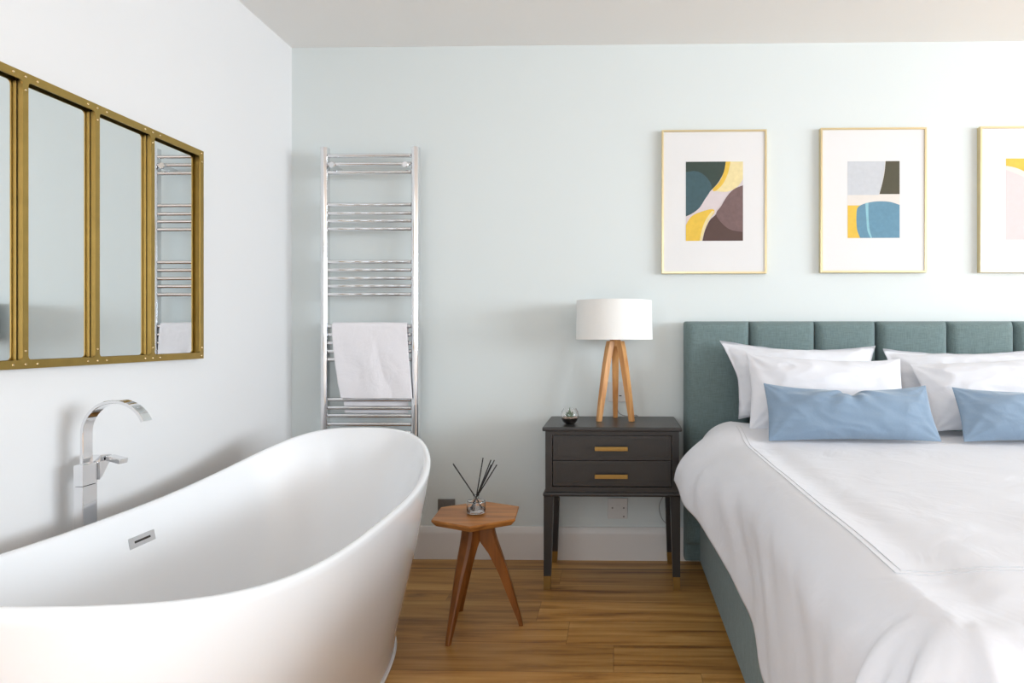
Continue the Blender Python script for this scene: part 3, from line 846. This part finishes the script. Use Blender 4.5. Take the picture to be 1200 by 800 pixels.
def hem(b):   # drop (m of cloth) on the long side
    return .497 + .012 * math.sin(b * 5.5) + .006 * math.sin(b * 17) - .235 * sstep((b - 1.5) / 1.0)
bm = bmesh.new(); NA, NB = 230, 210; rows = []
BH = 2.70; BF = DY0 - .50
for j in range(NB + 1):
    b = BF + (BH - BF) * j / NB; row = []
    h = hem(max(b, DY0))
    a0, a1 = DX0 - h, DX1 + h
    for i in range(NA + 1):
        row.append(duvet(a0 + (a1 - a0) * i / NA, b))
    rows.append(row)
loft(bm, rows, closed=False)
dv = obj('duvet', bm, M['linen'], None, origin=(BX, 1.8, .63), sharp=180)
tag(dv, 'white cotton duvet with a grey stitched border draped over the bed', 'duvet')
md = dv.modifiers.new('thick', 'SOLIDIFY'); md.thickness = .016; md.offset = -1 if False else -1
# stitched border: two thin lines that follow the cloth
sb = bmesh.new()
for k in (0, 1):
    xl, xr, yb_ = .486 - .015 * k, DX1 + DX0 - .486 + .015 * k, 1.118 - .015 * k
    pts = [(xl, 2.55 - (2.55 - yb_) * t / 90) for t in range(91)] + [(xl + (xr - xl) * t / 90, yb_) for t in range(1, 91)] + [(xr, yb_ + (2.55 - yb_) * t / 90) for t in range(1, 91)]
    tube(sb, [duvet(x, y) + Vector((0, 0, .0006)) for x, y in pts], .0009, 5)
obj('stitched_border', sb, M['stitch'], dv, label='grey double stitched border line')

# pillows
def pillow(name, BL, BR, TR, TL, th, m, seed, pinch=.06, flange=0.0, wr=.009, dips=(), n=64, power=.72, sag=0.0):
    BL, BR, TR, TL = map(Vector, (BL, BR, TR, TL))
    ux = ((BR - BL) + (TR - TL)).normalized(); uz = ((TL - BL) + (TR - BR)).normalized(); nrm = ux.cross(uz).normalized()
    if nrm.y > 0: nrm = -nrm
    bm = bmesh.new()
    hgt = ((TL - BL).length + (TR - BR).length) / 2; wid = (BR - BL).length
    def P(i, j, side):
        s, t = i / n, j / n
        s = .5 - .5 * math.cos(math.pi * s) * (.35) + (s - .5) * .65 if True else s
        t = .5 - .5 * math.cos(math.pi * t) * (.35) + (t - .5) * .65
        u, v = 2 * s - 1, 2 * t - 1
        # edges pull in between the corners
        pu = u * (1 - pinch * (hgt / wid) * (1 - abs(v) ** 1.4) * abs(u) ** 3); pv = v * (1 - pinch * (1 - abs(u) ** 1.8) * abs(v) ** 3)
        if v > 0: pv -= sag * (1 - abs(u) ** 2.5) * v * v
        for (du, dd, dw) in dips:
            if v > 0: pv -= dd * math.exp(-((u - du) / dw) ** 2) * v ** 2
        a, c = (pu + 1) / 2, (pv + 1) / 2
        p = BL * (1 - a) * (1 - c) + BR * a * (1 - c) + TL * (1 - a) * c + TR * a * c
        fu = flange / wid * 2; fv = flange / hgt * 2
        eu = max(0, (1 - abs(u) - fu) / (1 - fu)); ev = max(0, (1 - abs(v) - fv) / (1 - fv))
        body = (min(1, (1 - (1 - eu) ** 2.4)) * min(1, (1 - (1 - ev) ** 2.4))) ** power
        k = th / 2 * body
        w1 = nz(u * 2.2 + seed, v * 1.8, seed) * .9 + .55 * (1 - 2 * abs(nz(u * 3.2 + v * 1.6 + seed, v * 2.6 - u, seed + 5)))
        # creases radiating from the corners
        rad_ = 0
        for cu in (-1, 1):
            for cv in (-1, 1):
                du_, dv_ = (u - cu) * wid / hgt, v - cv; rr_ = math.hypot(du_, dv_); an = math.atan2(dv_, du_)
                rad_ += math.exp(-rr_ * 1.9) * math.sin(an * 11 + seed * 3 + cu) * min(1, rr_ * 4)
        k += wr * w1 * min(1, body * 1.6) + wr * .9 * rad_ * min(1, body * 2)
        for (du, dd, dw) in dips:
            dist = math.hypot((u - du) * 1.6, (v - 1) * .8)
            k -= th * .28 * math.exp(-(dist / .16) ** 2) * body
            an = math.atan2(v - 1, (u - du) * 2)
            k += wr * 1.6 * math.exp(-dist * 2.2) * math.sin(an * 9) * min(1, dist * 4) * min(1, body * 2)
        fl = 0
        if flange: fl = .006 * nz(u * 6 + seed, v * 6, 2) * (1 - body)
        return p + nrm * ((k if side else -k * .8) + fl)
    fr_ = [[bm.verts.new(P(i, j, 1)) for i in range(n + 1)] for j in range(n + 1)]
    bk = [[fr_[j][i] if (i in (0, n) or j in (0, n)) else bm.verts.new(P(i, j, 0)) for i in range(n + 1)] for j in range(n + 1)]
    for j in range(n):
        for i in range(n):
            bm.faces.new((fr_[j][i], fr_[j][i + 1], fr_[j + 1][i + 1], fr_[j + 1][i]))
            bm.faces.new((bk[j][i], bk[j + 1][i], bk[j + 1][i + 1], bk[j][i + 1]))
    c = (BL + BR) / 2
    o = obj(name, bm, m, None, origin=c, sharp=180)
    subsurf(o, 1)
    return o
PG, CG = 'white pillows along the headboard', 'blue cushions in front of the pillows'
def mir_(p): return (2 * BX - p[0], p[1], p[2])
tag(pillow('pillow', (.505, 2.700, .700), (1.085, 2.700, .70), (1.140, 2.865, 1.005), (.452, 2.865, 1.030), .14, M['linen'], 1.3, pinch=.20, flange=.018, wr=.008), 'white pillow leaning on the headboard behind another pillow, nearest the nightstand', 'pillow', PG)
tag(pillow('pillow', (1.172, 2.695, .70), (1.86, 2.70, .70), (1.905, 2.865, 1.00), (1.164, 2.865, .992), .14, M['linen'], 4.1, pinch=.12, flange=.018, wr=.010, sag=.06), 'white pillow leaning on the headboard, right of the gap in the headboard', 'pillow', PG)
tag(pillow('pillow', (.515, 2.535, .676), (1.150, 2.535, .676), (1.174, 2.700, .954), (.536, 2.700, .982), .15, M['linen'], 7.7, pinch=.10, flange=0.0, wr=.011, sag=.09), 'plump white pillow directly behind the blue cushion nearest the nightstand', 'pillow', PG)
tag(pillow('pillow', (1.225, 2.535, .676), (1.89, 2.535, .676), (1.88, 2.700, .975), (1.212, 2.705, .930), .15, M['linen'], 9.2, pinch=.10, flange=0.0, wr=.013), 'plump white pillow behind the blue cushion cut off by the right photo edge', 'pillow', PG)
tag(pillow('cushion', (.556, 2.385, .662), (1.187, 2.385, .662), (1.169, 2.470, .862), (.556, 2.470, .870), .115, M['blue'], 2.2, pinch=.08, wr=.009, dips=((.02, .26, .10),), sag=.16), 'dusty blue rectangular cushion with a dented top edge, nearest the nightstand', 'cushion', CG)
tag(pillow('cushion', (1.262, 2.385, .662), (1.885, 2.385, .662), (1.875, 2.470, .850), (1.262, 2.470, .856), .115, M['blue'], 5.9, pinch=.08, wr=.009, dips=((.1, .12, .16),), sag=.12), 'dusty blue rectangular cushion cut off by the right edge of the photo', 'cushion', CG)
